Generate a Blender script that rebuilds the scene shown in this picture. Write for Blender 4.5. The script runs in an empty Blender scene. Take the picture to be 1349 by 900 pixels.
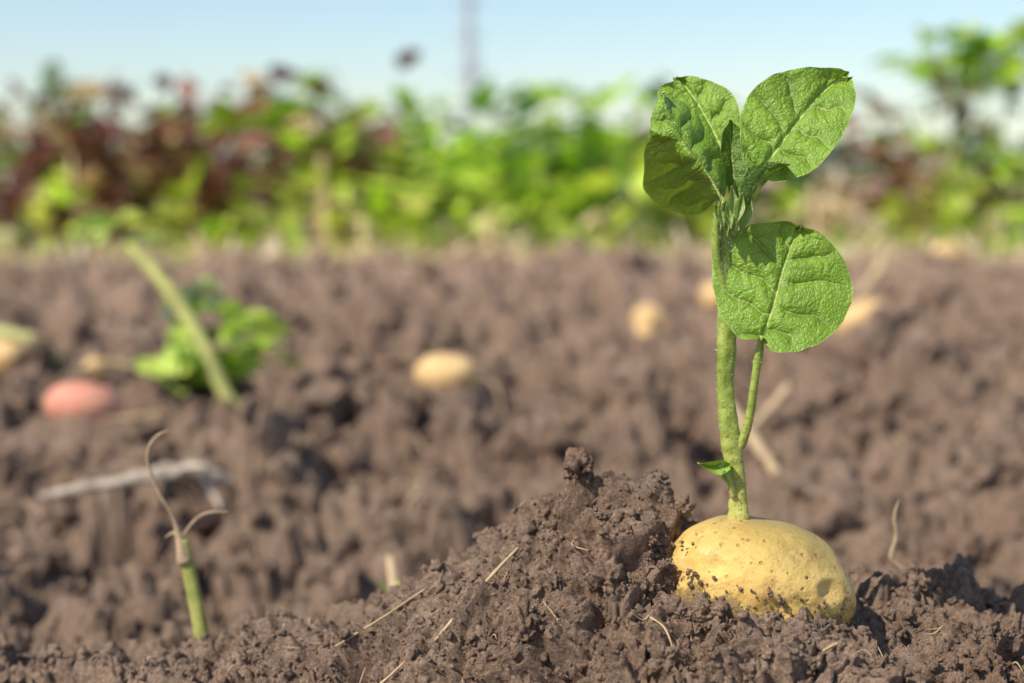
import bpy, bmesh, math, random
import numpy as np
from mathutils import Vector, noise as mnoise
random.seed(7); rng=np.random.default_rng(11)
scene=bpy.context.scene
col=scene.collection

# ------------------------------------------------------------------ noise
def hsh(ix,iy,seed):
    h=(ix*374761393+iy*668265263+seed*1274126177)&0xffffffff
    h=((h^(h>>13))*1274126177)&0xffffffff
    h=h^(h>>16)
    return h.astype(np.float64)/4294967296.0
def perlin(x,y,sc,seed=0):
    x=x/sc; y=y/sc
    ix=np.floor(x).astype(np.int64); iy=np.floor(y).astype(np.int64)
    fx=x-ix; fy=y-iy
    u=fx*fx*fx*(fx*(fx*6-15)+10); v=fy*fy*fy*(fy*(fy*6-15)+10)
    def g(a,b,dx,dy):
        an=hsh(a,b,seed)*2*np.pi
        return np.cos(an)*dx+np.sin(an)*dy
    n00=g(ix,iy,fx,fy); n10=g(ix+1,iy,fx-1,fy)
    n01=g(ix,iy+1,fx,fy-1); n11=g(ix+1,iy+1,fx-1,fy-1)
    return ((n00*(1-u)+n10*u)*(1-v)+(n01*(1-u)+n11*u)*v)*1.5
def worley(x,y,sc,seed=0):
    x=x/sc; y=y/sc
    ix=np.floor(x).astype(np.int64); iy=np.floor(y).astype(np.int64)
    f1=np.full(x.shape,9.0); f2=np.full(x.shape,9.0); rid=np.zeros(x.shape)
    for a in (-1,0,1):
        for b in (-1,0,1):
            cx=ix+a; cy=iy+b
            px=cx+hsh(cx,cy,seed); py=cy+hsh(cx,cy,seed+17)
            d=np.sqrt((x-px)**2+(y-py)**2)
            c=d<f1
            f2=np.where(c,f1,np.minimum(f2,d))
            rid=np.where(c,hsh(cx,cy,seed+31),rid)
            f1=np.where(c,d,f1)
    return f1,f2,rid
def sstep(a,b,x):
    t=np.clip((x-a)/(b-a),0,1); return t*t*(3-2*t)

# ------------------------------------------------------------------ terrain
CX=np.array([-3,-.5,-.213,-.159,-.125,-.074,-.027,.008,.0365,.056,.068,.086,.12,.142,.166,.194,.213,.4,3])
CZ=np.array([.07,.074,.075,.082,.087,.103,.131,.154,.167,.161,.150,.142,.136,.126,.126,.117,.112,.10,.09])
MY=np.array([.80,.95,1.10,1.40,1.65,1.85,2.2,2.55,2.9,3.3,3.8,4.3,4.7,5.2,6,9,900])
MZ=np.array([.03,-.010,-.015,.0,.020,.036,.030,.018,.028,.02,.02,.035,.03,.01,.0,0,0])
# little level spots where the lifted tubers lie: x, y, radius, height
SPOTS=[(-.432,1.69,.065,.058),(-.074,1.90,.060,.058),(-.635,2.10,.07,.052),(-.515,2.08,.05,.052),(.60,2.88,.10,.032),(.22,2.74,.09,.030),(.575,2.38,.06,.038),(.40,3.3,.08,.03),(.36,2.47,.06,.03)]
def spotw(x,y):
    g=np.zeros_like(x); zt=np.zeros_like(x)
    for a,b,r,z0 in SPOTS:
        w=np.exp(-(((x-a)**2+(y-b)**2)/r**2)**2)
        zt=zt*(1-w)+z0*w; g=g+(1-g)*w
    return g,zt
def macro(x,y):
    cr=np.interp(x,CX,CZ)
    yc=.70
    sl=np.interp(x,[-.3,-.12,-.03,.05,.09,.2],[.25,.35,.60,.60,.30,.30])
    front=cr-sl*np.sqrt(np.maximum(yc-y,0)**2+.0002)+sl*.014
    m=np.interp(y,MY,MZ)
    w=sstep(1.02,.69,y)
    back=m*(1-w)+cr*w
    z=np.where(y<yc,np.maximum(front,.02),back)
    for bx,by,r,a in ((.068,.632,.012,.012),(.142,.632,.013,.010),(.105,.621,.024,.011),(.085,.612,.02,.006),(.05,.668,.016,.007)):
        z=z+a*np.exp(-((x-bx)**2+(y-by)**2)/r**2)
    z=z+.068*np.exp(-((x-.19)/.13)**2-((y-4.5)/.25)**2)
    g,zt=spotw(x,y)
    return z*(1-g)+zt
def detail(x,y):
    z=np.zeros_like(x)
    res=np.maximum(np.abs(y),.6)*.0012
    mid=sstep(.85,1.1,y)
    far=1-sstep(4.6,7,y)*.85
    def lod(s): return sstep(1.6,4.0,s/res)
    wx=x+perlin(x,y,.03,21)*.012+perlin(x,y,.008,23)*.003; wy=y+perlin(x,y,.03,22)*.012+perlin(x,y,.008,24)*.003
    z=z+perlin(x,y,.40,1)*.022*mid*far
    def bil(sc,af,am,sd):
        a=(af*(1-mid)+am*mid)*lod(sc)*far
        return a*(np.abs(perlin(wx,wy,sc,sd))*2.2-.62)
    z=z+bil(.16,0,.026,2)+bil(.085,.004,.016,3)+bil(.042,.007,.010,4)+bil(.021,.0052,.006,5)+bil(.0105,.0030,.0038,6)+bil(.0052,.0016,.0018,7)+bil(.0026,.0007,.0,8)
    p=perlin(wx,wy,.13,31); z=z-mid*far*.034*sstep(.22,.55,p)
    p=perlin(wx,wy,.026,32); z=z-(1-mid)*.008*sstep(.28,.6,p)
    for sc,af,am,sd in ((.09,0,.030,51),(.036,.0060,.015,52),(.015,.0044,.006,53),(.007,.0022,.0024,54)):
        f1,f2,r=worley(wx,wy,sc,sd)
        R=.42+.30*r
        amp=(af*(1-mid)+am*mid)*lod(sc)*far
        z=z+amp*((r>.5)*(.2+1.0*r)*np.clip(1-(f1/R)**2,0,1)**.55-.18)
    g,_=spotw(x,y)
    return z*(1-.8*g)
def surf(x,y):
    """surface point: detail pushed out along the normal of the broad landform"""
    x=np.asarray(x,float); y=np.asarray(y,float)
    m=macro(x,y); e=.012
    gx=(macro(x+e,y)-macro(x-e,y))/(2*e); gy=(macro(x,y+e)-macro(x,y-e))/(2*e)
    n=1/np.sqrt(gx*gx+gy*gy+1); d=detail(x,y)
    near=sstep(3,2,y)
    return x-gx*n*d*near,y-gy*n*d*near,m+n*d
def H(x,y):
    x=np.asarray(x,float); y=np.asarray(y,float)
    return macro(x,y)+detail(x,y)

def mkmesh(name,verts,faces,smooth=True,mat=None,parent=None,attrs=None):
    me=bpy.data.meshes.new(name)
    verts=np.asarray(verts,np.float32); faces=np.asarray(faces,np.int32)
    n=faces.shape[1]
    me.vertices.add(len(verts)); me.vertices.foreach_set('co',verts.ravel())
    me.loops.add(faces.size); me.loops.foreach_set('vertex_index',faces.ravel())
    me.polygons.add(len(faces))
    me.polygons.foreach_set('loop_start',np.arange(0,faces.size,n,dtype=np.int32))
    me.polygons.foreach_set('loop_total',np.full(len(faces),n,np.int32))
    me.update(calc_edges=True)
    me.polygons.foreach_set('use_smooth',np.full(len(faces),smooth))
    if attrs:
        for k,v in attrs.items():
            v=np.asarray(v,np.float32)
            if v.ndim==1:
                a=me.attributes.new(k,'FLOAT','POINT'); a.data.foreach_set('value',v)
            else:
                a=me.attributes.new(k,'FLOAT_COLOR','POINT')
                a.data.foreach_set('color',np.hstack([v,np.ones((len(v),1),np.float32)]).ravel().astype(np.float32))
    ob=bpy.data.objects.new(name,me); col.objects.link(ob)
    if mat: me.materials.append(mat)
    if parent: ob.parent=parent
    return ob
def grid_faces(nr,nc):
    i=np.arange(nr*nc).reshape(nr,nc)
    return np.stack([i[:-1,:-1],i[:-1,1:],i[1:,1:],i[1:,:-1]],-1).reshape(-1,4)

# ------------------------------------------------------------------ materials
def newmat(name):
    m=bpy.data.materials.new(name); m.use_nodes=True
    nt=m.node_tree; nt.nodes.clear()
    return m,nt,nt.nodes,nt.links
def ramp(nt,fac,stops):
    r=nt.nodes.new('ShaderNodeValToRGB'); e=r.color_ramp.elements
    while len(e)<len(stops): e.new(.5)
    for i,(p,c) in enumerate(stops):
        e[i].position=p; e[i].color=(*c,1)
    nt.links.new(fac,r.inputs[0]); return r.outputs[0]
def nz(nt,vec,scale,detail=4,rough=.6):
    n=nt.nodes.new('ShaderNodeTexNoise'); n.inputs['Scale'].default_value=scale
    n.inputs['Detail'].default_value=detail; n.inputs['Roughness'].default_value=rough
    nt.links.new(vec,n.inputs['Vector']); return n.outputs['Fac']
def mixc(nt,f,a,b,mode='MIX'):
    m=nt.nodes.new('ShaderNodeMix'); m.data_type='RGBA'; m.blend_type=mode
    for s,v in ((0,f),(6,a),(7,b)):
        if hasattr(v,'links'): nt.links.new(v,m.inputs[s])
        else: m.inputs[s].default_value=v if s==0 else (*v,1)
    return m.outputs[2]
def mth(nt,op,a,b=0.0,clamp=False):
    m=nt.nodes.new('ShaderNodeMath'); m.operation=op; m.use_clamp=clamp
    for s,v in ((0,a),(1,b)):
        if hasattr(v,'links'): nt.links.new(v,m.inputs[s])
        else: m.inputs[s].default_value=v
    return m.outputs[0]

def soil_mat():
    m,nt,n,l=newmat('soil')
    geo=n.new('ShaderNodeNewGeometry'); P=geo.outputs['Position']
    a=nz(nt,P,9,5); b=nz(nt,P,170,6,.7); c=nz(nt,P,900,3,.7)
    c1=ramp(nt,a,[(.3,(.33,.213,.146)),(.7,(.48,.340,.250))])
    c2=ramp(nt,b,[(.3,(.50,.48,.46)),(.5,(.95,.95,.95)),(.72,(1.35,1.33,1.30))])
    cc=mixc(nt,1.0,c1,c2,'MULTIPLY')
    c3=ramp(nt,c,[(.25,(.58,.56,.54)),(.55,(1.05,1.05,1.05)),(.8,(1.55,1.52,1.48))])
    cc=mixc(nt,1.0,cc,c3,'MULTIPLY')
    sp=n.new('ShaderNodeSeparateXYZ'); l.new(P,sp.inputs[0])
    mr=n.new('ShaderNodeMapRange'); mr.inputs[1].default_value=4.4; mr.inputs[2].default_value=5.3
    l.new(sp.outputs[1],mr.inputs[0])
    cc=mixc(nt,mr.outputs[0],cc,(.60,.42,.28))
    bs=n.new('ShaderNodeBsdfPrincipled'); bs.inputs['Roughness'].default_value=.95
    bs.inputs['Specular IOR Level'].default_value=.15
    l.new(cc,bs.inputs['Base Color'])
    b1=n.new('ShaderNodeBump'); b1.inputs['Strength'].default_value=1.0; b1.inputs['Distance'].default_value=.0017
    l.new(nz(nt,P,700,6,.8),b1.inputs['Height'])
    b2=n.new('ShaderNodeBump'); b2.inputs['Strength'].default_value=.9; b2.inputs['Distance'].default_value=.005
    l.new(nz(nt,P,210,5,.75),b2.inputs['Height']); l.new(b1.outputs[0],b2.inputs['Normal'])
    l.new(b2.outputs[0],bs.inputs['Normal'])
    o=n.new('ShaderNodeOutputMaterial'); l.new(bs.outputs[0],o.inputs[0]); return m
SOIL=soil_mat()

def simple_mat(name,c1,c2,scale=60,rough=.7,bump=.3,dist=.001,sub=0):
    m,nt,n,l=newmat(name)
    tc=n.new('ShaderNodeTexCoord'); P=tc.outputs['Object']
    f=nz(nt,P,scale,5,.65)
    cc=ramp(nt,f,[(.3,c1),(.7,c2)])
    bs=n.new('ShaderNodeBsdfPrincipled'); bs.inputs['Roughness'].default_value=rough
    bs.inputs['Specular IOR Level'].default_value=.3
    l.new(cc,bs.inputs['Base Color'])
    b=n.new('ShaderNodeBump'); b.inputs['Strength'].default_value=bump; b.inputs['Distance'].default_value=dist
    l.new(nz(nt,P,scale*5,4,.7),b.inputs['Height']); l.new(b.outputs[0],bs.inputs['Normal'])
    o=n.new('ShaderNodeOutputMaterial'); l.new(bs.outputs[0],o.inputs[0]); return m

def leaf_mat(name,base1,base2,veinc,trans=.35):
    m,nt,n,l=newmat(name)
    geo=n.new('ShaderNodeNewGeometry'); P=geo.outputs['Position']
    f=nz(nt,P,70,4,.6)
    cc=ramp(nt,f,[(.3,base1),(.7,base2)])
    at=n.new('ShaderNodeAttribute'); at.attribute_name='vein_and_highlight'
    gr=n.new('ShaderNodeAttribute'); gr.attribute_name='groove'
    v=n.new('ShaderNodeTexVoronoi'); v.feature='DISTANCE_TO_EDGE'; v.inputs['Scale'].default_value=600
    wn=n.new('ShaderNodeTexNoise'); wn.inputs['Scale'].default_value=250
    l.new(P,wn.inputs['Vector'])
    va=n.new('ShaderNodeVectorMath'); va.operation='MULTIPLY_ADD'
    l.new(wn.outputs['Color'],va.inputs[0]); va.inputs[1].default_value=(.0022,)*3; l.new(P,va.inputs[2])
    l.new(va.outputs[0],v.inputs['Vector'])
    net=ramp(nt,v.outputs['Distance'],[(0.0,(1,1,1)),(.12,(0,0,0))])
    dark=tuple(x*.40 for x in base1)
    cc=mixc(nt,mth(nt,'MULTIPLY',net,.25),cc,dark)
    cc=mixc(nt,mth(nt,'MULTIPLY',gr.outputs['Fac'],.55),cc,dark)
    cc=mixc(nt,at.outputs['Fac'],cc,veinc)
    sp=nz(nt,P,2200,2,.6)
    spk=ramp(nt,sp,[(.56,(0,0,0)),(.70,(1,1,1))])
    cc=mixc(nt,mth(nt,'MULTIPLY',spk,.40),cc,(.66,.76,.32))
    bs=n.new('ShaderNodeBsdfPrincipled'); bs.inputs['Roughness'].default_value=.36
    bs.inputs['Specular IOR Level'].default_value=.55
    l.new(cc,bs.inputs['Base Color'])
    bm=n.new('ShaderNodeBump'); bm.inputs['Strength'].default_value=.7; bm.inputs['Distance'].default_value=.0006
    hh=mth(nt,'MINIMUM',v.outputs['Distance'],.3)
    l.new(mth(nt,'ADD',mth(nt,'MULTIPLY',hh,1.6),mth(nt,'MULTIPLY',sp,.7)),bm.inputs['Height'])
    l.new(bm.outputs[0],bs.inputs['Normal'])
    tr=n.new('ShaderNodeBsdfTranslucent')
    tcn=mixc(nt,.5,cc,(.42,.60,.02)); l.new(tcn,tr.inputs['Color'])
    mx=n.new('ShaderNodeMixShader'); mx.inputs[0].default_value=trans
    l.new(bs.outputs[0],mx.inputs[1]); l.new(tr.outputs[0],mx.inputs[2])
    o=n.new('ShaderNodeOutputMaterial'); l.new(mx.outputs[0],o.inputs[0]); return m
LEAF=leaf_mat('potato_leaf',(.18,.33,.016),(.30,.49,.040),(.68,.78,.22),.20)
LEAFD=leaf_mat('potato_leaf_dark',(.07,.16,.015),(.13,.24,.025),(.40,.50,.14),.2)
LEAFP=leaf_mat('young_leaf',(.34,.47,.13),(.45,.55,.20),(.66,.7,.38),.30)

def foliage_mat(name):
    m,nt,n,l=newmat(name)
    at=n.new('ShaderNodeAttribute'); at.attribute_name='tint'
    geo=n.new('ShaderNodeNewGeometry')
    f=ramp(nt,nz(nt,geo.outputs['Position'],25,3),[(.3,(.75,.75,.75)),(.7,(1.25,1.25,1.2))])
    cc=mixc(nt,1.0,at.outputs['Color'],f,'MULTIPLY')
    bs=n.new('ShaderNodeBsdfPrincipled'); bs.inputs['Roughness'].default_value=.45
    l.new(cc,bs.inputs['Base Color'])
    tr=n.new('ShaderNodeBsdfTranslucent'); l.new(cc,tr.inputs['Color'])
    mx=n.new('ShaderNodeMixShader'); mx.inputs[0].default_value=.35
    l.new(bs.outputs[0],mx.inputs[1]); l.new(tr.outputs[0],mx.inputs[2])
    o=n.new('ShaderNodeOutputMaterial'); l.new(mx.outputs[0],o.inputs[0]); return m
FOL=foliage_mat('foliage')
STRAW=simple_mat('straw',(.40,.27,.14),(.68,.50,.30),120)
ROOT=simple_mat('dry_root',(.34,.22,.13),(.56,.41,.26),150)
WOODY=simple_mat('pale_root_bark',(.34,.26,.19),(.60,.49,.39),45)

# ------------------------------------------------------------------ ground sheet
ys=[-40,-15,-6,-2.5,-1,-.4,0,.15]
ys+=list(np.arange(.22,.57,.008))
ys+=list(np.arange(.57,.78,.00060))
y=.78
st=.0008
while y<6.5:
    ys.append(y); st=min(st*1.02,y*.0042 if y>1 else y*.0022); y+=st
while y<900: ys.append(y); y*=1.06
ys=np.array(ys)
uc=np.arange(-.335,.335,.0010)
uo=.335+np.cumsum(.0012*1.09**np.arange(70)); uo=uo[uo<9]
us=np.concatenate([-uo[::-1],uc,uo])
w=np.where(ys<.55,.55,ys); w=np.maximum(w,np.abs(ys)*.5)
Y=np.repeat(ys[:,None],len(us),1); X=us[None,:]*w[:,None]
sx,sy,sz_=surf(X.ravel(),Y.ravel())
ground=mkmesh('ground',np.stack([sx,sy,sz_],1),grid_faces(len(ys),len(us)),True,SOIL)
print('ground verts',X.size)
def h1(x,y): return float(H(np.array([x]),np.array([y]))[0])

# ------------------------------------------------------------------ crumbs / clods
def ico(sub,seed,rough=.35):
    bm=bmesh.new(); bmesh.ops.create_icosphere(bm,subdivisions=sub,radius=1)
    v=np.array([p.co[:] for p in bm.verts]); f=np.array([[q.index for q in p.verts] for p in bm.faces]); bm.free()
    o=Vector((seed*7.3,seed*3.1,seed*1.7))
    r=np.array([.95+rough*1.1*mnoise.noise(Vector(p)*1.2+o)+rough*.9*mnoise.noise(Vector(p)*2.6+o)+rough*.7*mnoise.noise(Vector(p)*5.5+o) for p in v])
    return v*r[:,None],f
def rotm(k):
    q=rng.normal(size=(k,4)); q/=np.linalg.norm(q,axis=1)[:,None]
    w_,x_,y_,z_=q.T
    return np.stack([np.stack([1-2*(y_*y_+z_*z_),2*(x_*y_-z_*w_),2*(x_*z_+y_*w_)],-1),
      np.stack([2*(x_*y_+z_*w_),1-2*(x_*x_+z_*z_),2*(y_*z_-x_*w_)],-1),
      np.stack([2*(x_*z_-y_*w_),2*(y_*z_+x_*w_),1-2*(x_*x_+y_*y_)],-1)],1)
def scatter(xs,ys_,sz,sub,sink=.35,rough=.55,zs=None):
    V=[];F=[];off=0; nt=12
    ax_,ay_,az_=surf(xs,ys_)
    if zs is not None: ax_,ay_,az_=xs,ys_,zs
    tid=rng.integers(0,nt,len(xs))
    for t in range(nt):
        tv,tf=ico(sub,t+1,rough)
        k=np.where(tid==t)[0]
        if not len(k): continue
        R=rotm(len(k)); s=sz[k][:,None]*rng.uniform(.55,1.3,(len(k),3))
        vv=np.einsum('kij,knj->kni',R,tv[None]*s[:,None,:])
        c=np.stack([ax_[k],ay_[k],az_[k]+sz[k]*(1-2*sink)*.6],1)
        vv=vv+c[:,None,:]
        V.append(vv.reshape(-1,3))
        F.append((tf[None]+(off+np.arange(len(k))*len(tv))[:,None,None]).reshape(-1,3))
        off+=len(k)*len(tv)
    return np.concatenate(V),np.concatenate(F)
def clear(cx,cy,a,b): return ((cx-.0975)/a)**2+((cy-.66)/b)**2>1
k=26000
cy=rng.uniform(.585,.80,k); cx=rng.uniform(-.25,.25,k)
s=.00048*(1/(1-rng.uniform(0,.985,k)))**.48
pk=perlin(cx,cy,.02,77)>rng.uniform(-.9,.35,k)
ok=clear(cx,cy,.040,.032)&pk
V1,F1=scatter(cx[ok],cy[ok],np.minimum(s[ok],.0032),2,.3)
k=420
cy=rng.uniform(.59,.80,k); cx=rng.uniform(-.24,.24,k)
ok=clear(cx,cy,.046,.040); cx=cx[ok];cy=cy[ok]
V2,F2=scatter(cx,cy,.0022*(1/(1-rng.uniform(0,.93,len(cx))))**.48,4,.45,.6)
th=rng.uniform(math.pi*.85,math.pi*2.15,520)
rr=rng.uniform(.97,1.18,520)
V3,F3=scatter(.0975+.0395*rr*np.cos(th),.66+.031*rr*np.sin(th),rng.uniform(.0008,.0042,520)*rng.uniform(.5,1,520),3,.4,.6)
k=7500
cy=.86*np.exp(rng.uniform(0,1.75,k)); cx=rng.uniform(-.42,.42,k)*cy
s=.004*(1/(1-rng.uniform(0,.98,k)))**.48*np.clip(cy/1.3,.75,1.7)
g,_=spotw(cx,cy); ok=g<.35
V4,F4=scatter(cx[ok],cy[ok],np.minimum(s[ok],.032),3,.42,.6)
k=130
a5=rng.uniform(math.pi*.95,math.pi*2.05,k); e5=rng.uniform(-.35,.15,k)
e5=np.where(rng.uniform(size=k)<.12,e5+.4,e5)
x5=.0978+.0372*np.cos(a5)*np.cos(e5); y5=.66+.0308*np.sin(a5)*np.cos(e5); z5_=.1400+.0250*np.sin(e5)-(x5-.0978)*.19
V5,F5=scatter(x5,y5,rng.uniform(.00025,.0010,k),2,.5,.6,zs=z5_)
off=0;FF=[];VV=[V1,V2,V3,V4,V5]
for v,f in zip(VV,[F1,F2,F3,F4,F5]): FF.append(f+off); off+=len(v)
mkmesh('soil_clods',np.concatenate(VV),np.concatenate(FF),True,SOIL)
print('clod verts',off)

# ------------------------------------------------------------------ helpers: smooth path tube
def catmull(p,n):
    p=np.asarray(p,float); q=np.vstack([2*p[0]-p[1],p,2*p[-1]-p[-2]])
    seg=len(p)-1; ts=np.linspace(0,seg,n)
    i=np.minimum(ts.astype(int),seg-1); u=(ts-i)[:,None]
    a,b,c,d=q[i],q[i+1],q[i+2],q[i+3]
    return .5*((2*b)+(-a+c)*u+(2*a-5*b+4*c-d)*u*u+(-a+3*b-3*c+d)*u**3)
def arcres(p,n):
    p=catmull(p,400); d=np.r_[0,np.cumsum(np.linalg.norm(np.diff(p,axis=0),axis=1))]; d/=d[-1]
    t=np.linspace(0,1,n)
    return np.stack([np.interp(t,d,p[:,i]) for i in range(p.shape[1])],1)
def tube(name,pts,rad,mat,parent=None,n=60,sides=16,wob=.06,ridge=0.0,flat=1.0,raw=False,seed=0):
    a=np.hstack([np.asarray(pts,float),np.asarray(rad,float)[:,None]])
    a=catmull(a,n); P=a[:,:3]; R=np.maximum(a[:,3],1e-5)
    T=np.gradient(P,axis=0); T/=np.linalg.norm(T,axis=1)[:,None]
    up=np.array([0,1,0.0]) if abs(T[0][1])<.8 else np.array([0,0,1.0])
    V=[]
    for i in range(n):
        s_=np.cross(T[i],up); s_/=np.linalg.norm(s_); u_=np.cross(s_,T[i]); up=u_
        for j in range(sides):
            an=2*math.pi*j/sides
            w_=1+wob*mnoise.noise(Vector((math.cos(an)*1.5+seed,math.sin(an)*1.5,i*.25)))+ridge*math.cos(3*an+i*.03)
            V.append(P[i]+R[i]*w_*(math.cos(an)*s_+math.sin(an)*u_*flat))
    V.append(P[0]); V.append(P[-1])
    F=[]
    for i in range(n-1):
        for j in range(sides):
            k2=(j+1)%sides
            F.append((i*sides+j,i*sides+k2,(i+1)*sides+k2,(i+1)*sides+j))
    b=n*sides
    for j in range(0,sides):
        k2=(j+1)%sides
        F.append((b,k2,j,j)); F.append((b+1,(n-1)*sides+j,(n-1)*sides+k2,(n-1)*sides+k2))
    if raw: return np.array(V),np.array(F)
    me=bpy.data.meshes.new(name)
    me.from_pydata([tuple(v) for v in V],[],[f if f[2]!=f[3] else f[:3] for f in F])
    for p in me.polygons: p.use_smooth=True
    me.materials.append(mat)
    ob=bpy.data.objects.new(name,me); col.objects.link(ob)
    if parent: ob.parent=parent
    return ob
def empty(name,loc=(0,0,0)):
    e=bpy.data.objects.new(name,None); e.location=loc; e.empty_display_size=.02; col.objects.link(e); return e

# ------------------------------------------------------------------ potatoes
def potato_mat(name,c1,c2,green=True,dirt=1.0):
    m,nt,n,l=newmat(name)
    tc=n.new('ShaderNodeTexCoord'); P=tc.outputs['Object']
    cc=ramp(nt,nz(nt,P,45,6,.65),[(.28,c1),(.55,c2),(.8,tuple(min(1,x*1.15) for x in c2))])
    sp=n.new('ShaderNodeSeparateXYZ'); l.new(P,sp.inputs[0])
    if green:
        g=n.new('ShaderNodeMapRange'); g.inputs[1].default_value=.010; g.inputs[2].default_value=.024; g.inputs[4].default_value=.75
        l.new(mth(nt,'ADD',sp.outputs[2],mth(nt,'MULTIPLY',mth(nt,'SUBTRACT',nz(nt,P,40,4),.5),.03)),g.inputs[0])
        cc=mixc(nt,g.outputs[0],cc,(.38,.29,.07))
    s1=ramp(nt,nz(nt,P,110,7,.8),[(.50,(0,0,0)),(.62,(1,1,1))])
    cc=mixc(nt,mth(nt,'MULTIPLY',s1,.55),cc,(.42,.23,.06))
    s2=ramp(nt,nz(nt,P,60,6,.8),[(.54,(0,0,0)),(.64,(1,1,1))])
    cc=mixc(nt,mth(nt,'MULTIPLY',s2,.45),cc,(.88,.68,.34))
    v=n.new('ShaderNodeTexVoronoi'); v.inputs['Scale'].default_value=210; l.new(P,v.inputs['Vector'])
    dots=ramp(nt,v.outputs['Distance'],[(.10,(1,1,1)),(.2,(0,0,0))])
    cc=mixc(nt,mth(nt,'MULTIPLY',dots,.5),cc,(.24,.13,.05))
    d=n.new('ShaderNodeMapRange'); d.inputs[1].default_value=.012; d.inputs[2].default_value=-.010
    l.new(sp.outputs[2],d.inputs[0])
    dn=nz(nt,P,85,8,.8)
    df=mth(nt,'MULTIPLY',mth(nt,'ADD',mth(nt,'MULTIPLY',d.outputs[0],.24),mth(nt,'SUBTRACT',dn,.66)),9*dirt,True)
    cc=mixc(nt,mth(nt,'MULTIPLY',df,.8),cc,(.30,.20,.13))
    bs=n.new('ShaderNodeBsdfPrincipled'); bs.inputs['Roughness'].default_value=.5
    bs.inputs['Specular IOR Level'].default_value=.35
    l.new(cc,bs.inputs['Base Color'])
    b=n.new('ShaderNodeBump'); b.inputs['Strength'].default_value=.8; b.inputs['Distance'].default_value=.0014
    hgt=mth(nt,'ADD',nz(nt,P,260,6,.75),mth(nt,'MULTIPLY',df,1.0))
    hgt=mth(nt,'SUBTRACT',hgt,mth(nt,'MULTIPLY',dots,.5))
    l.new(hgt,b.inputs['Height']); l.new(b.outputs[0],bs.inputs['Normal'])
    o=n.new('ShaderNodeOutputMaterial'); l.new(bs.outputs[0],o.inputs[0]); return m
PM=potato_mat('potato_skin',(.66,.39,.09),(.84,.56,.17))
PM2=potato_mat('potato_skin_field',(.72,.42,.16),(.90,.60,.28),False,.1)
PMR=potato_mat('red_potato_skin',(.74,.24,.16),(.85,.36,.25),False,.1)
def potato(name,loc,ax,rot,mat,seed,parent=None,cuts=None,sub=5):
    bm=bmesh.new(); bmesh.ops.create_icosphere(bm,subdivisions=sub,radius=1)
    o=Vector((seed*5.1,seed,0))
    for v in bm.verts:
        p=v.co.copy(); r=1+.10*mnoise.noise(p*.9+o)+.03*mnoise.noise(p*2.6+o)+.008*mnoise.noise(p*9+o)
        for e in cuts or []:
            d=(p-Vector(e).normalized()).length
            r-=.045*math.exp(-(d/.13)**2); r+=.015*math.exp(-((d-.22)/.07)**2)
        q=Vector((math.copysign(abs(p.x)**.93,p.x),p.y,math.copysign(abs(p.z)**.93,p.z)))*r
        v.co=Vector((q.x*ax[0],q.y*ax[1],q.z*ax[2]))
    for f in bm.faces: f.smooth=True
    me=bpy.data.meshes.new(name); bm.to_mesh(me); bm.free(); me.materials.append(mat)
    ob=bpy.data.objects.new(name,me); col.objects.link(ob); ob.location=loc; ob.rotation_euler=rot
    if parent: ob.parent=parent
    return ob

# ------------------------------------------------------------------ sprouting potato (measured drawing, 1 unit = 1/3400 m, origin = stem foot)
BX,BY,BZ=.0888,.660,.1655
plant=empty('sprouting_potato')
K=1/3400
def pt(u,v,d=0.0): return np.array([BX+(u-972)*K, BY+d, BZ+(682-v)*K])
potato('potato_tuber',(.0978,.660,.1400),(.0376,.031,.0252),(0,math.radians(11),math.radians(-4)),PM,3,plant,
       cuts=[(.62,-.7,.25),(-.55,-.75,.25),(.1,-.9,-.1),(-.8,-.3,.4)],sub=6)

def stem_mat():
    m,nt,n,l=newmat('stem')
    geo=n.new('ShaderNodeNewGeometry'); P=geo.outputs['Position']
    cc=ramp(nt,nz(nt,P,130,5,.6),[(.3,(.20,.29,.035)),(.7,(.40,.48,.09))])
    sp=n.new('ShaderNodeSeparateXYZ'); l.new(P,sp.inputs[0])
    g=n.new('ShaderNodeMapRange'); g.inputs[1].default_value=.215; g.inputs[2].default_value=.165
    l.new(sp.outputs[2],g.inputs[0]); cc=mixc(nt,mth(nt,'MULTIPLY',g.outputs[0],.75),cc,(.54,.48,.13))
    v=ramp(nt,nz(nt,P,800,3,.6),[(.55,(0,0,0)),(.64,(1,1,1))])
    cc=mixc(nt,mth(nt,'MULTIPLY',v,.6),cc,(.11,.11,.035))
    bs=n.new('ShaderNodeBsdfPrincipled'); bs.inputs['Roughness'].default_value=.42
    l.new(cc,bs.inputs['Base Color'])
    b=n.new('ShaderNodeBump'); b.inputs['Strength'].default_value=.6; b.inputs['Distance'].default_value=.0008
    l.new(nz(nt,P,600,4,.7),b.inputs['Height']); l.new(b.outputs[0],bs.inputs['Normal'])
    o=n.new('ShaderNodeOutputMaterial'); l.new(bs.outputs[0],o.inputs[0]); return m
STEM=stem_mat()
def stem(name,pts,rad,**kw):
    P=[pt(*p) for p in pts]; return tube(name,P,[r*K for r in rad],STEM,plant,**kw)
main=[(973,694,0),(973,668,0),(970,630,0),(963,590,.0),(956,548,0),(952,500,0),(953,450,0),(953,400,.001),(949,350,.002),(949,310,.002),(956,282,.002),(962,258,.002)]
mr_=[17,13,11.5,13.5,12,11,13,12.5,11,10.5,9,5]
stem('main_stem',main,mr_,n=160,sides=20,ridge=.10,wob=.12)
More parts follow.
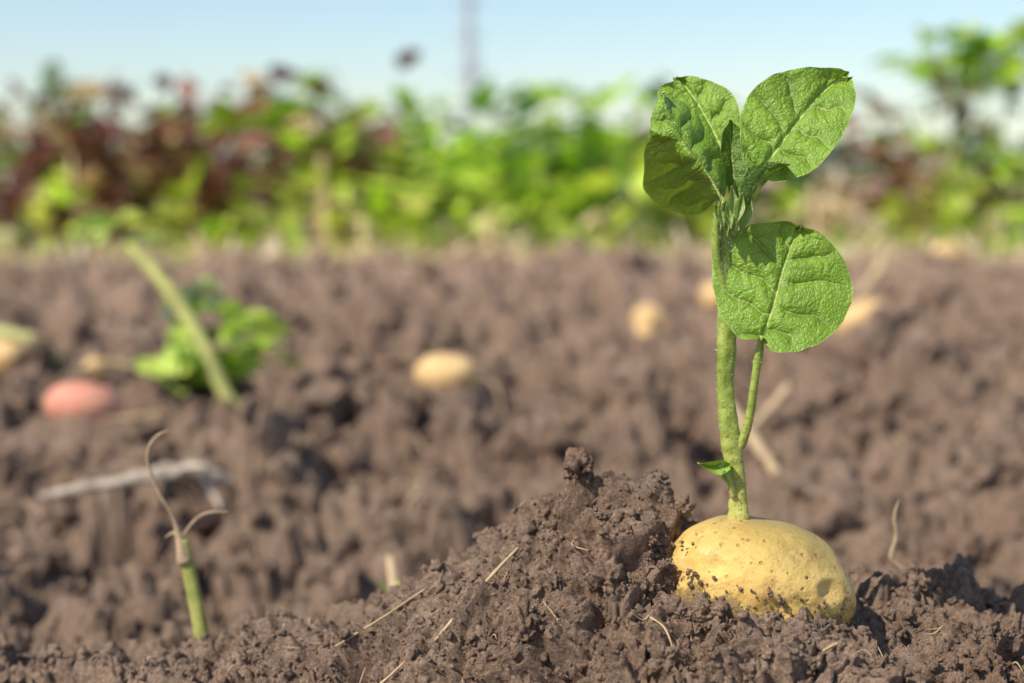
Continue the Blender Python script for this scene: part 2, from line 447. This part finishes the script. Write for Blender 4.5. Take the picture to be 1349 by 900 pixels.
pet=[
 ('petiole_lower_leaf',[(964,596,-.001),(975,578,-.002),(983,545,-.004),(988,500,-.006),(993,455,-.008),(996,434,-.009)],[7,6.5,6,5.5,5.5,4]),
 ('petiole_left_leaf',[(950,372,0),(940,340,-.001),(937,310,-.002),(938,282,-.003),(946,258,-.004)],[6,6,5.5,5,4]),
 ('petiole_back_leaf',[(956,300,.003),(962,262,.007),(962,228,.014)],[6,5,4]),
 ('petiole_right_leaf',[(958,305,.001),(968,272,0),(976,245,-.001),(990,222,-.001)],[6,5,4.5,3.5]),
 ('petiole_leaflet',[(964,650,-.003),(958,630,-.004),(950,614,-.005),(944,606,-.005)],[4.5,4,3.5,3]),
]
for nme,p,r in pet: stem(nme,p,r,n=50,sides=12)

def leaf(name,mid,left,right,yf,mat=LEAF,ns=200,nt_=80,veins=5.3,puff=.0024,seed=0,wav=.0004,parent=plant,rel=1.0):
    M=arcres(np.array(mid,float),ns); L=arcres(np.array(left,float),ns); R=arcres(np.array(right,float),ns)
    t=np.linspace(-1,1,2*nt_+1)
    s=np.linspace(0,1,ns)
    S,T=np.meshgrid(s,t,indexing='ij')
    A=np.abs(T)
    E=np.where((T<0)[...,None],L[:,None,:],R[:,None,:])
    Mid=np.stack([np.interp(S,s,M[:,0]),np.interp(S,s,M[:,1])],-1)
    UV=Mid+(E-Mid)*A[...,None]
    X=BX+(UV[...,0]-972)*K; Zz=BZ+(682-UV[...,1])*K
    D=yf(UV[...,0],UV[...,1],S,T)
    sw=S-.20*A+.10*A**2+.022*perlin(S*4+seed,T*2.5,1.0,seed)*2
    q=(np.clip(sw+.06,0,2)**.85)*veins+np.where(T<0,.42,0)+.16*np.sin(S*7+seed*2.1)
    fr=q-np.floor(q); dv=np.minimum(fr,1-fr)/veins
    fade=sstep(.97,.70,A)*sstep(0,.06,S)
    lv=np.exp(-(dv/(.0048*(1.25-A*.7)))**2)*fade
    gv=np.exp(-(dv/.017)**2)*fade
    wxx=X+perlin(X,Zz,.007,3)*.0035; wzz=Zz+perlin(X,Zz,.007,4)*.0035
    f1,f2,_=worley(wxx,wzz,.0058,seed+5)
    g2v=np.exp(-((f2-f1)/.11)**2)*sstep(0,.12,A)*sstep(1,.9,A)
    g1,g2,_=worley(wxx,wzz,.0029,seed+9)
    chord=np.linalg.norm((E-Mid),axis=-1)+1e-3
    dm=A*chord*K
    mv=np.exp(-(dm/(.00036*(1.25-S)*min(1,rel+.3)))**2)
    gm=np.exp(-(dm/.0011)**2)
    edge_highlight=sstep(.975,.995,A)*.30  # highlight along the leaf edge, painted through the vein colour
    vein_and_highlight=np.clip(np.maximum(np.maximum(mv*.9,lv*.48),edge_highlight),0,1)
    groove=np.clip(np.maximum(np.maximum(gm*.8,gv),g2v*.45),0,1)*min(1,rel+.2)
    P=np.stack([X,BY+D,Zz],-1)
    gs=np.gradient(P,axis=0); gt=np.gradient(P,axis=1)
    Nn=np.cross(gs,gt); Nn/=(np.linalg.norm(Nn,axis=-1,keepdims=True)+1e-12)
    Nn=np.where(Nn[...,1:2]>0,-Nn,Nn)
    env=np.clip(1-A**4,0,1)*sstep(0,.08,S)*sstep(1.0,.9,S)
    h=puff*(np.sin(np.pi*fr)**.6-.6)*np.clip(A*5,0,1)*env
    h=h+rel*(.00036*np.minimum((f2-f1)*2.2,1)*env+.00018*np.minimum((g2-g1)*2,1))
    h=h-.0010*gm*rel
    h=h+perlin(X,Zz,.022,seed)*.0016*A*rel
    h=h+wav*rel*np.sin(S*23+seed)*A**5
    P=P+Nn*h[...,None]
    P[...,0]+=perlin(X,Zz,.006,seed+2)*.0005*A**8*rel; P[...,2]+=perlin(X,Zz,.006,seed+3)*.0005*A**8*rel
    return mkmesh(name,P.reshape(-1,3),grid_faces(ns,2*nt_+1),True,mat,parent,attrs={'vein_and_highlight':vein_and_highlight.ravel(),'groove':groove.ravel()})

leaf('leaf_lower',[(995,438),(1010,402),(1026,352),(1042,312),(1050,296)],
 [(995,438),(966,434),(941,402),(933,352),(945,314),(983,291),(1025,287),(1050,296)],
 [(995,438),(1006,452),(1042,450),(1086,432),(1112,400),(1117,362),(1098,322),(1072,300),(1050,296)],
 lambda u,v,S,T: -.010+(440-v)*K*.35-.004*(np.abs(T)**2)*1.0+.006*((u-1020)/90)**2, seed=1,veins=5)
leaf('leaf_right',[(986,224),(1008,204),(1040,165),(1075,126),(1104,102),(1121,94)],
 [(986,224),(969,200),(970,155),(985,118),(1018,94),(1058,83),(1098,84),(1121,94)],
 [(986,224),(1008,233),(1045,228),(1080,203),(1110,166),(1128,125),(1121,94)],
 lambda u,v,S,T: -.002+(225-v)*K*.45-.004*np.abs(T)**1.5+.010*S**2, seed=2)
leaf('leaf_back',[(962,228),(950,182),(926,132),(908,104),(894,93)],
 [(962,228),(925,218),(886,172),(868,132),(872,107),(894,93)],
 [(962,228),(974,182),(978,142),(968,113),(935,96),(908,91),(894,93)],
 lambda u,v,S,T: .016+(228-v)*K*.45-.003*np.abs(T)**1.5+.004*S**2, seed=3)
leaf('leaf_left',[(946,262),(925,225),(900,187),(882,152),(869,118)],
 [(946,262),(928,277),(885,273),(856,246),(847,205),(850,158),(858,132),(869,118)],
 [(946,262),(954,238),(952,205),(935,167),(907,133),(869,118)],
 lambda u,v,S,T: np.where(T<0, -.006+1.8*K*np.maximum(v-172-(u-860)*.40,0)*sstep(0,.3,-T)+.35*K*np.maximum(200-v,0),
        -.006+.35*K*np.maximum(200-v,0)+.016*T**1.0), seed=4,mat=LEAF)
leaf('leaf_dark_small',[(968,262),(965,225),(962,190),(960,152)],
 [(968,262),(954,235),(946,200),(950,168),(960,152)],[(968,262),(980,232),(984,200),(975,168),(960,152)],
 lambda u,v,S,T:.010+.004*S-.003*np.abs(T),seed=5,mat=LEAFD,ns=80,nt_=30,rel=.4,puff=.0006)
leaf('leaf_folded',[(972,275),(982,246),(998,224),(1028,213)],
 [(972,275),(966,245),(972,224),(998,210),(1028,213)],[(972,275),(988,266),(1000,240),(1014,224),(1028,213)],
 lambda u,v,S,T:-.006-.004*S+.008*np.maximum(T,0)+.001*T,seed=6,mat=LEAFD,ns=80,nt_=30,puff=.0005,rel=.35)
leaf('leaflet_on_stem',[(957,603),(945,606),(930,607),(915,604)],
 [(957,603),(946,599),(930,601),(915,604)],[(957,603),(956,612),(940,618),(915,604)],
 lambda u,v,S,T:-.004-.004*np.abs(T),seed=7,ns=50,nt_=20,puff=.0001,veins=4,rel=.1)
leaf('leaflet_on_stem_b',[(950,612),(952,622),(957,634)],
 [(950,612),(946,622),(957,634)],[(950,612),(966,606),(968,622),(957,634)],
 lambda u,v,S,T:-.005+.003*T,seed=8,ns=40,nt_=16,puff=.0001,veins=4,rel=.1)
for i,(a,b,wd,d) in enumerate([((950,305),(942,252),8,-.004),((958,300),(955,240),10,-.006),((966,302),(980,248),9,-.005),((960,288),(968,248),7,-.008),((953,295),(948,265),6,-.007),((946,292),(934,262),6,-.004)]):
    a=np.array(a,float); b=np.array(b,float); n_=np.array([-(b-a)[1],(b-a)[0]]); n_/=np.linalg.norm(n_)
    m_=(a+b)/2
    leaf('young_leaf_%d'%(i+1),[a,m_,b],[a,m_-n_*wd,b],[a,m_+n_*wd,b],(lambda d:lambda u,v,S,T:d-.003*np.abs(T)+.002*S)(d),
         seed=20+i,mat=LEAFP,ns=40,nt_=14,puff=.0001,veins=4,rel=.08)

HAIR=simple_mat('leaf_hair',(.7,.74,.55),(.85,.88,.7),50)
hv=[];hf=[]
def addhair(p,d,ln,w_):
    b=len(hv); d=d/np.linalg.norm(d); s_=np.cross(d,[0,1,0]); s_/=np.linalg.norm(s_)+1e-9
    hv.extend([p-s_*w_,p+s_*w_,p+d*ln]); hf.append((b,b+1,b+2))
def hair_path(pts,rad,count,t0=0,t1=1,ln=.0011):
    a=np.hstack([np.array([pt(*p) for p in pts]),np.array(rad)[:,None]*K]); a=catmull(a,200)
    for _ in range(count):
        i=int(rng.uniform(t0,t1)*198); T=a[i+1,:3]-a[i,:3]; T/=np.linalg.norm(T)
        r=rng.normal(size=3); r-=T*np.dot(r,T); r/=np.linalg.norm(r)
        addhair(a[i,:3]+r*a[i,3]*.97,r+T*rng.uniform(-.1,.6),ln*rng.uniform(.5,1.2),.000045)
hair_path(main,mr_,900,.15,1)
hair_path(main,mr_,500,.78,1,.0016)
for nme,p,r in pet: hair_path(p,r,260,0,1,.0010)
mkmesh('stem_hairs',np.array(hv),np.array(hf),False,HAIR,plant)

# ------------------------------------------------------------------ cut stalk with dry tendril
cs=empty('cut_potato_stalk')
GS=simple_mat('old_green_stem',(.24,.28,.06),(.52,.48,.15),90)
tube('stalk',[(-.145,.800,.050),(-.1480,.80,.077),(-.1520,.80,.102),(-.1570,.80,.127)],[.0038,.0038,.0035,.0032],GS,cs,n=50,sides=16,ridge=.08)
tube('dry_sheath',[(-.1560,.799,.116),(-.1575,.799,.125),(-.1605,.798,.137),(-.1665,.797,.149),(-.1715,.797,.162),(-.1715,.797,.171),(-.1675,.796,.177),(-.1620,.796,.180)],[.0038,.0026,.0010,.0008,.0008,.0008,.0006,.0003],ROOT,cs,n=80,sides=10)
tube('side_shred',[(-.1565,.798,.129),(-.150,.797,.137),(-.143,.796,.1405),(-.134,.796,.141)],[.0006,.0007,.0008,.0002],ROOT,cs,n=30,sides=8,flat=.5)
tube('side_shred_b',[(-.1575,.799,.127),(-.1610,.799,.130),(-.1650,.798,.128)],[.0012,.001,.0003],ROOT,cs,n=20,sides=8,flat=.5)

tw=empty('dry_twig')
tube('twig_main',[(.190,.80,.092),(.187,.80,.110),(.181,.80,.118),(.183,.80,.128),(.182,.80,.138),(.184,.80,.146)],[.0012,.0014,.0013,.0010,.0008,.0003],ROOT,tw,n=50,sides=8,wob=.3)
tube('twig_side',[(.181,.80,.118),(.185,.799,.114),(.188,.798,.113)],[.0008,.0006,.0002],ROOT,tw,n=16,sides=6)

# ------------------------------------------------------------------ things lying on the soil
def on_ground(name,pl,r,mat,lift=.001,parent=None,sides=8,n=40,taper=True,wob=.2):
    pl=[(p[0],p[1],h1(p[0],p[1])+(p[2] if len(p)>2 else lift)) for p in pl]
    rr=[r*(1-.7*abs(2*i/(len(pl)-1)-1)**2) if taper else r for i in range(len(pl))]
    return tube(name,pl,rr,mat,parent,n=n,sides=sides,wob=wob)
def straight(name,a,b,r,mat,lift=.004,parent=None):
    za=h1(*a)+lift; zb=h1(*b)+lift
    zm=max((za+zb)/2,h1((a[0]+b[0])/2,(a[1]+b[1])/2)+.001)
    return tube(name,[(a[0],a[1],za),((a[0]+b[0])/2+.001,(a[1]+b[1])/2,zm),(b[0],b[1],zb)],[r*.8,r,r*.6],mat,parent,n=24,sides=8,wob=.3)
straight('straw',(-.030,.648),(.003,.680),.0008,STRAW)
straight('straw',(-.029,.650),(-.023,.662),.0006,STRAW)
straight('straw',(-.072,.680),(-.036,.694),.0005,STRAW)
straight('straw',(.113,.606),(.124,.616),.0007,STRAW)
straight('straw',(.19,.61),(.208,.616),.0011,STRAW)
straight('straw',(-.13,.668),(-.105,.672),.0005,STRAW)
straight('straw',(.052,.628),(.060,.615),.0004,STRAW)
straight('straw',(-.060,.655),(-.040,.652),.0005,STRAW)
straight('straw',(.012,.640),(.022,.622),.0004,ROOT)
on_ground('dry_root',[(.008,.690,.002),(.013,.700,.005),(.020,.704,.006),(.028,.698,.003)],.0004,ROOT)
on_ground('dry_root',[(-.086,.70,.001),(-.078,.70,.006),(-.070,.698,.006),(-.060,.697,.004)],.0004,ROOT)
on_ground('dry_root',[(.026,.672,.002),(.024,.664,.003),(.030,.655,.002)],.0004,ROOT)
litter=empty('plant_litter')
for i in range(75):
    x_=rng.uniform(-.24,.24); y_=rng.uniform(.60,.74)
    if not clear(x_,y_,.047,.04): continue
    a_=rng.uniform(0,6.28); L_=rng.uniform(.002,.007)
    c_=.3*rng.normal()
    on_ground('fibre_%d'%(i+1),[(x_,y_,.001),(x_+L_*math.cos(a_),y_+L_*.7*math.sin(a_),.0025),(x_+2*L_*math.cos(a_+c_),y_+1.4*L_*math.sin(a_+c_),.0015)],rng.uniform(.00015,.0004),ROOT if i%3 else STRAW,parent=litter,n=14,sides=6)
for i in range(60):
    y_=rng.uniform(.95,4.6); x_=rng.uniform(-.4,.4)*y_
    a_=rng.uniform(0,6.28); L_=rng.uniform(.015,.045)
    on_ground('dry_stem_%d'%(i+1),[(x_,y_,.004),(x_+L_*math.cos(a_),y_+L_*math.sin(a_),.010),(x_+2*L_*math.cos(a_+.3),y_+2*L_*math.sin(a_+.3),.004)],rng.uniform(.001,.0025),STRAW if i%2 else ROOT,parent=litter,n=14,sides=6)
pr=empty('pale_root')
tube('root_main',[(-.392,1.40,.034),(-.37,1.395,.038),(-.33,1.40,.045),(-.29,1.41,.051),(-.262,1.42,.050),(-.240,1.43,.040)],[.002,.0040,.0052,.0065,.0078,.005],WOODY,pr,n=60,sides=14,wob=.5)
tube('root_branch',[(-.285,1.41,.051),(-.265,1.40,.058),(-.250,1.39,.060)],[.004,.003,.001],WOODY,pr,n=20,sides=8,wob=.4)
tube('root_branch_b',[(-.265,1.42,.048),(-.25,1.41,.034),(-.243,1.40,.022)],[.004,.003,.002],WOODY,pr,n=20,sides=8,wob=.4)
tube('dry_stalk',[(.205,1.60,.085),(.225,1.50,.05),(.250,1.38,.005)],[.004,.005,.004],STRAW,None,n=20,sides=10)
tube('dry_stalk',[(.212,1.55,.060),(.235,1.58,.075),(.262,1.60,.100)],[.004,.004,.005],STRAW,None,n=20,sides=10)
tube('dry_stalk',[(-.080,1.10,.050),(-.072,1.05,.025),(-.066,.98,.000)],[.003,.0035,.003],STRAW,None,n=20,sides=10)
sd=empty('green_seedling')
tube('seedling_stem',[(-.0775,1.05,-.02),(-.0765,1.05,.005),(-.076,1.05,.036)],[.0015,.0015,.001],GS,sd,n=20,sides=8)

def fp(x,y,ax,rot,mat,seed,up=.35):
    return potato('potato',(x,y,h1(x,y)+ax[2]*up),ax,rot,mat,seed,sub=4)
fp(-.073,1.92,(.036,.028,.024),(0,.05,.1),PM2,11,.55)
fp(-.430,1.70,(.038,.03,.024),(0,.15,.2),PMR,12,.60)
fp(-.632,2.12,(.030,.028,.027),(0,0,0),PM2,13,.7)
fp(-.515,2.10,(.016,.014,.014),(0,0,0),PM2,14,.9)
fp(.60,2.90,(.052,.035,.034),(0,-.3,0),PM2,15,.7)
fp(.222,2.77,(.026,.024,.024),(0,0,0),PM2,16,1.6)
fp(.214,2.74,(.018,.016,.024),(0,0,0),PM2,17,.5)
fp(1.29,4.45,(.06,.05,.04),(0,.2,0),PM2,18,.6)
fp(1.25,4.9,(.05,.04,.035),(0,.2,0),PM2,19,.8)
fp(.40,3.33,(.03,.03,.03),(0,.2,0),PM2,20,.8)
fp(.36,2.5,(.020,.018,.014),(0,.2,0),PM2,21,.5)
WS=simple_mat('white_stone',(.45,.40,.35),(.75,.70,.62),40)
potato('stone',(.578,2.40,h1(.578,2.40)+.012),(.017,.016,.019),(0,.3,0),WS,31,sub=4)
potato('stone',(-.225,.99,h1(-.225,.99)+.004),(.008,.008,.005),(0,.0,0),ROOT,32,sub=3)

# ------------------------------------------------------------------ foliage builder
class Fol:
    def __init__(s): s.v=[];s.f=[];s.c=[]
    def blade(s,base,d,L,W,droop,colr,nrow=6,cup=.25):
        d=np.array(d,float); d/=np.linalg.norm(d)
        side=np.cross(d,[0,0,1]); nn=np.linalg.norm(side)
        side=side/nn if nn>1e-3 else np.array([1.,0,0])
        a=rng.uniform(-.9,.9); up=np.cross(side,d); side=side*math.cos(a)+up*math.sin(a); up=np.cross(side,d)
        b=len(s.v)
        for i in range(nrow):
            t=i/(nrow-1)
            c=base+d*L*t+np.array([0,0,-droop*L*t*t])
            w_=W*(math.sin(math.pi*min(1,(t*.93+.04))**.8)**.8)
            for j in (-1,-.5,0,.5,1):
                s.v.append(c+side*w_*j*.5+up*(cup*W*abs(j)*.5+.08*W*rng.normal()*abs(j)))
                s.c.append(colr)
        for i in range(nrow-1):
            for j in range(4):
                q=b+i*5+j; s.f.append((q,q+1,q+6,q+5))
    def stalk(s,p0,p1,r,colr,bend=None):
        p0=np.array(p0,float);p1=np.array(p1,float); m_=(p0+p1)/2+(bend if bend is not None else rng.normal(size=3)*.05*np.linalg.norm(p1-p0))
        V,F=tube('',[p0,m_,p1],[r,r*.8,r*.5],None,n=6,sides=5,raw=True)
        b=len(s.v); s.v.extend(list(V)); s.c.extend([colr]*len(V)); s.f.extend([tuple(int(q)+b for q in f) for f in F[:25]])
    def plant(s,x,y,h,n,Lr,cols,stemc,spread=.5,wr=.6):
        z=h1(x,y)-.01; base=np.array([x,y,z])
        for i in range(n):
            a=rng.uniform(0,2*math.pi); e=rng.uniform(.15,1)
            hh=h*rng.uniform(.30,1.0)
            tip=base+np.array([math.cos(a)*spread*h*(1.1-e*.6),math.sin(a)*spread*h*(1.1-e*.6),hh])
            L=rng.uniform(*Lr)
            if rng.uniform()<.6: s.stalk(base+rng.normal(size=3)*.01,tip,.004,stemc)
            c=np.array(cols[rng.integers(len(cols))])*rng.uniform(.75,1.25)
            s.blade(tip-np.array([0,0,L*.3]),[math.cos(a)*.8+rng.normal()*.3,math.sin(a)*.8+rng.normal()*.3,rng.uniform(.0,1.1)],L,L*wr*rng.uniform(.8,1.2),rng.uniform(.1,.6),tuple(c))
    def build(s,name):
        return mkmesh(name,np.array(s.v),np.clip(np.array(s.f),0,None),True,FOL,None,{'tint':np.clip(np.array(s.c),0,.92)})
GR=[(.34,.58,.03),(.46,.72,.035),(.22,.42,.03),(.60,.80,.07)]
DG=[(.06,.15,.02),(.10,.22,.03),(.15,.27,.03)]
MA=[(.18,.055,.04),(.28,.11,.07),(.50,.30,.16),(.10,.05,.025),(.56,.40,.20)]
YG=[(.70,.84,.12),(.62,.78,.08),(.76,.82,.24)]

def band(F,x0,x1,y0,y1,n,h,nl,Lr,cols,st,spread=.45):
    for i in range(n):
        F.plant(rng.uniform(x0,x1),rng.uniform(y0,y1),h*rng.uniform(.72,1.18),nl,Lr,cols,st,spread)
beet=Fol()
band(beet,-2.6,-.70,6.1,7.4,38,.62,18,(.08,.17),MA+MA+[DG[2],GR[0]],(.3,.08,.06))
band(beet,-1.75,-.70,5.95,6.2,11,.50,18,(.08,.17),MA+MA+[GR[0],GR[3]],(.3,.08,.06))
band(beet,-.85,-.35,6.3,7.2,7,.62,18,(.08,.16),MA+GR,(.3,.08,.06))
band(beet,.2,.75,6.2,7.6,10,.60,18,(.08,.16),MA+DG+GR,(.3,.08,.06))
band(beet,1.05,1.6,6.2,7.4,10,.58,14,(.08,.16),MA+MA+DG,(.3,.08,.06))
band(beet,-5,-2.6,6.2,8,20,.5,16,(.1,.18),MA+GR,(.2,.05,.05))
band(beet,2.4,5,6.2,8,18,.44,16,(.1,.18),MA+GR,(.2,.05,.05))
beet.build('beet_row')
veg=Fol()
band(veg,-.75,.62,6.0,7.2,25,.60,18,(.09,.19),GR+GR+DG,(.3,.45,.08))
band(veg,-2.6,-1.5,6.3,7.5,10,.62,12,(.08,.15),GR+DG,(.3,.45,.08))
band(veg,.6,1.1,6.4,7.4,7,.50,15,(.08,.15),GR+DG,(.3,.45,.08))
band(veg,1.5,2.5,6.1,7.6,11,.42,15,(.08,.16),GR+YG,(.3,.45,.08))
for px,yy in ((-1.12,5.9),(-.84,5.85),(-.98,5.9),(-.5,5.95),(-.2,5.9),(-.3,6.0),(.08,5.95),(1.42,5.8),(1.55,6.0),(-1.75,5.9),(.7,5.9),(-.05,6.0),(1.7,5.9),(-.62,5.95),(.35,5.95)):
    veg.plant(px,yy,.27*rng.uniform(.8,1.3),13,(.08,.16),YG+[GR[1],GR[3]],(.4,.5,.12),.6,.7)
veg.build('vegetable_row')
tall=Fol()
for (x_,y_) in ((1.52,6.05),(1.60,6.2),(1.69,6.0),(1.80,6.1),(1.88,6.0)):
    z=h1(x_,y_); top=np.array([x_+rng.normal()*.03,y_,.67+rng.uniform(-.04,.04)])
    tall.stalk((x_,y_,z),top,.009,(.4,.5,.16))
    for i in range(20):
        p=top+np.array([rng.normal()*.09,rng.normal()*.06,rng.uniform(-.09,.10)])
        tall.stalk(top-np.array([0,0,.12]),p,.003,(.4,.5,.16))
        tall.blade(p,[rng.normal(),rng.normal(),rng.uniform(-.1,.8)],rng.uniform(.09,.15),rng.uniform(.06,.10),.3,tuple(np.array((GR+YG[:1])[rng.integers(5)])*rng.uniform(.8,1.1)))
    for i in range(6):
        p=np.array([x_+rng.normal()*.06,y_+rng.normal()*.05,rng.uniform(.2,.52)])
        tall.blade(p,[rng.normal(),rng.normal(),.3],.11,.07,.3,tuple(np.array((GR+DG)[rng.integers(7)])))
tall.build('tall_green_weed')
mg=Fol()
for i in range(2600):
    y_=rng.uniform(4.75,6.2); x_=rng.uniform(-.42,.42)*y_; z=h1(x_,y_)
    c=[(.88,.70,.46),(.76,.56,.36),(.92,.80,.56),(.56,.62,.16),(.66,.48,.33)][rng.integers(5)]
    hgt=rng.uniform(.04,.15)
    mg.blade(np.array([x_,y_,z-.005]),[rng.normal()*.6,rng.normal()*.6,1],hgt,rng.uniform(.010,.024),rng.uniform(0,.6),c,nrow=4)
for i in range(80):
    y_=rng.uniform(4.9,6.2); x_=rng.uniform(-.42,.42)*y_
    mg.plant(x_,y_,rng.uniform(.06,.14),6,(.03,.07),YG+GR,(.5,.5,.2),.6)
for (x_,y_,hh,r_) in ((-.645,5.8,.36,.026),(-.60,5.75,.25,.018),(1.03,5.8,.28,.020),(-1.45,5.9,.36,.014),(-.47,5.5,.16,.014),(.30,5.8,.2,.01),(-1.95,5.7,.25,.014),(-.08,5.5,.14,.012),(1.13,5.9,.3,.014)):
    z=h1(x_,y_); mg.stalk((x_,y_,z),(x_+rng.normal()*.03,y_,z+hh),r_,(.86,.70,.40))
    for q in range(6): mg.blade(np.array([x_,y_,z+hh*rng.uniform(.2,.9)]),[rng.normal(),rng.normal(),.5],.10,.04,.6,(.80,.64,.38))
mg.build('dry_grass')

hb=Fol()
GH=(.40,.48,.13)
def chain(F,pts,r,c,n=30,dz=0):
    pts=[(p[0],p[1],p[2]+dz) for p in pts]
    V,Fc=tube('',pts,[r]*(len(pts)-1)+[r*.6],None,n=n,sides=10,raw=True)
    b=len(F.v); F.v.extend(list(V)); F.c.extend([c]*len(V)); F.f.extend([tuple(int(q)+b for q in f) for f in Fc[:(n-1)*10]])
DZ=-.028
chain(hb,[(-.278,1.84,.052),(-.310,1.84,.088),(-.335,1.85,.140),(-.375,1.87,.200),(-.425,1.89,.25)],.0080,(.70,.68,.24),dz=DZ)
chain(hb,[(-.37,1.93,.05),(-.39,1.93,.10),(-.385,1.93,.15),(-.365,1.93,.19)],.005,GH,dz=DZ)
for (a,b_,c_) in ((-.425,1.90,.25),(-.44,1.9,.27),(-.465,1.9,.25)):
    for i in range(3): hb.blade(np.array([a,b_,c_+DZ]),[rng.normal(),rng.normal(),.5],.05,.025,.3,(.50,.62,.14))
for i in range(44):
    p=np.array([-.365+rng.normal()*.028,1.90+rng.normal()*.03,.068+abs(rng.normal())*.032])
    hb.blade(p,[rng.normal(),rng.normal(),rng.uniform(-.2,.8)],rng.uniform(.03,.05),rng.uniform(.02,.035),.4,tuple(np.array([(.50,.70,.06),(.16,.30,.03),(.6,.74,.14)][rng.integers(3)])))
for i in range(20):
    p=np.array([-.300+rng.normal()*.022,1.90+rng.normal()*.03,.075+abs(rng.normal())*.03])
    hb.blade(p,[rng.normal(),rng.normal(),.3],.045,.03,.4,(.50,.66,.08))
for i in range(8):
    hb.blade(np.array([-.365+rng.normal()*.012,1.93,.15+rng.normal()*.018]),[rng.normal(),rng.normal(),.8],.05,.03,.3,(.60,.66,.28))
hb.build('broken_potato_haulm')
hc=Fol()
chain(hc,[(-.66,2.05,.145),(-.61,2.04,.14),(-.56,2.03,.125),(-.525,2.03,.085)],.0085,(.66,.62,.26),dz=-.030)
chain(hc,[(-.53,2.05,.085),(-.48,2.03,.10),(-.42,2.0,.095),(-.36,1.98,.09)],.004,(.5,.38,.2),dz=-.025)
hc.build('fallen_haulm')
hd=Fol()
chain(hd,[(.60,3.05,.07),(.64,3.1,.10),(.68,3.15,.14),(.70,3.2,.18)],.010,(.70,.54,.32),dz=-.01)
hd.build('fallen_haulm')
sl=Fol()
for sgn in (-1,1): sl.blade(np.array([-.076,1.05,.034]),[sgn*.5,-.2,1],.018,.012,.2,(.46,.66,.07))
o=sl.build('seedling_leaves'); o.parent=sd

# ------------------------------------------------------------------ far: utility pole and trees
up_=empty('utility_pole')
PMt=simple_mat('hazy_pole',(.30,.34,.38),(.42,.46,.50),3)  # pale blue-grey: distance haze put into the pole colour
px_=-2.02
tube('pole',[(px_,80,0),(px_,80,5),(px_,80,10.5)],[.22,.20,.18],PMt,up_,n=20,sides=12)
for zc_ in (4.9,6.6,8.2):
    tube('crossarm',[(px_-.7,80,zc_),(px_,80,zc_+.03),(px_+.7,80,zc_)],[.08,.08,.08],PMt,up_,n=8,sides=8)
tube('brace',[(px_,79.9,3.0),(px_+.25,79.9,4.5),(px_+.5,79.9,6.0)],[.09,.09,.09],PMt,up_,n=8,sides=8)
ft=Fol()
for i in range(60):
    x_=rng.uniform(-75,90); hh=rng.uniform(2.2,4.2)*(1.25 if x_>28 else .8)
    y_=rng.uniform(140,170)
    ft.stalk((x_,y_,0),(x_,y_,hh*.7),.2,(.12,.12,.10))
    for q in range(45):
        p=np.array([x_+rng.normal()*hh*.5,y_+rng.normal()*2,hh*(.35+.65*rng.uniform())])
        ft.blade(p,[rng.normal(),rng.normal(),rng.normal()*.5+.3],1.1,.9,.3,tuple(np.array([.26,.36,.34])*rng.uniform(.7,1.3)),nrow=4)  # bluish leaf tone, haze of the distance painted in
ft.build('distant_trees')
ct=Fol()
x_,y_=-16.0,60
ct.stalk((x_,y_,0),(x_,y_,4.2),.10,(.12,.11,.08),bend=np.zeros(3))
for q in range(300):
    t=rng.uniform(.1,1); r=.9*(1-t)+.05
    a=rng.uniform(0,6.28); rr_=r*rng.uniform(.2,1)
    p=np.array([x_+math.cos(a)*rr_,y_+math.sin(a)*rr_,4.2*t])
    ct.blade(p,[math.cos(a),math.sin(a),-.1],.32,.16,.3,tuple(np.array([.34,.46,.24])*rng.uniform(.6,1.3)),nrow=4)
ct.build('conifer_tree')

# ------------------------------------------------------------------ light, sky, camera
EL=math.radians(47); dx,dy=-.80,-.60
rot=math.atan2(dx,dy)
wd=bpy.data.worlds.new('World'); scene.world=wd; wd.use_nodes=True
nt=wd.node_tree; nt.nodes.clear()
sk=nt.nodes.new('ShaderNodeTexSky'); sk.sky_type='NISHITA'; sk.sun_disc=False
sk.sun_elevation=EL; sk.sun_rotation=rot%(2*math.pi); sk.dust_density=.5; sk.air_density=1.0; sk.ozone_density=2.5
bg=nt.nodes.new('ShaderNodeBackground'); bg.inputs[1].default_value=.15
out=nt.nodes.new('ShaderNodeOutputWorld'); nt.links.new(sk.outputs[0],bg.inputs[0]); nt.links.new(bg.outputs[0],out.inputs[0])
sun=bpy.data.lights.new('sun','SUN'); sun.energy=5.0; sun.angle=math.radians(.5); sun.color=(1,.94,.82)
so=bpy.data.objects.new('sun',sun); col.objects.link(so)
sd_=Vector((dx/math.hypot(dx,dy)*math.cos(EL),dy/math.hypot(dx,dy)*math.cos(EL),math.sin(EL)))
so.rotation_euler=sd_.to_track_quat('Z','Y').to_euler()
cam=bpy.data.cameras.new('camera'); cam.lens=60; cam.sensor_width=36; cam.clip_start=.02; cam.clip_end=3000
cam.dof.use_dof=True; cam.dof.focus_distance=.655; cam.dof.aperture_fstop=6.0; cam.dof.aperture_blades=7
co=bpy.data.objects.new('camera',cam); col.objects.link(co); co.location=(0,0,.30)
co.rotation_euler=(math.radians(90-5.6),0,0)
scene.camera=co
scene.view_settings.view_transform='Standard'; scene.view_settings.look='None'; scene.view_settings.exposure=0
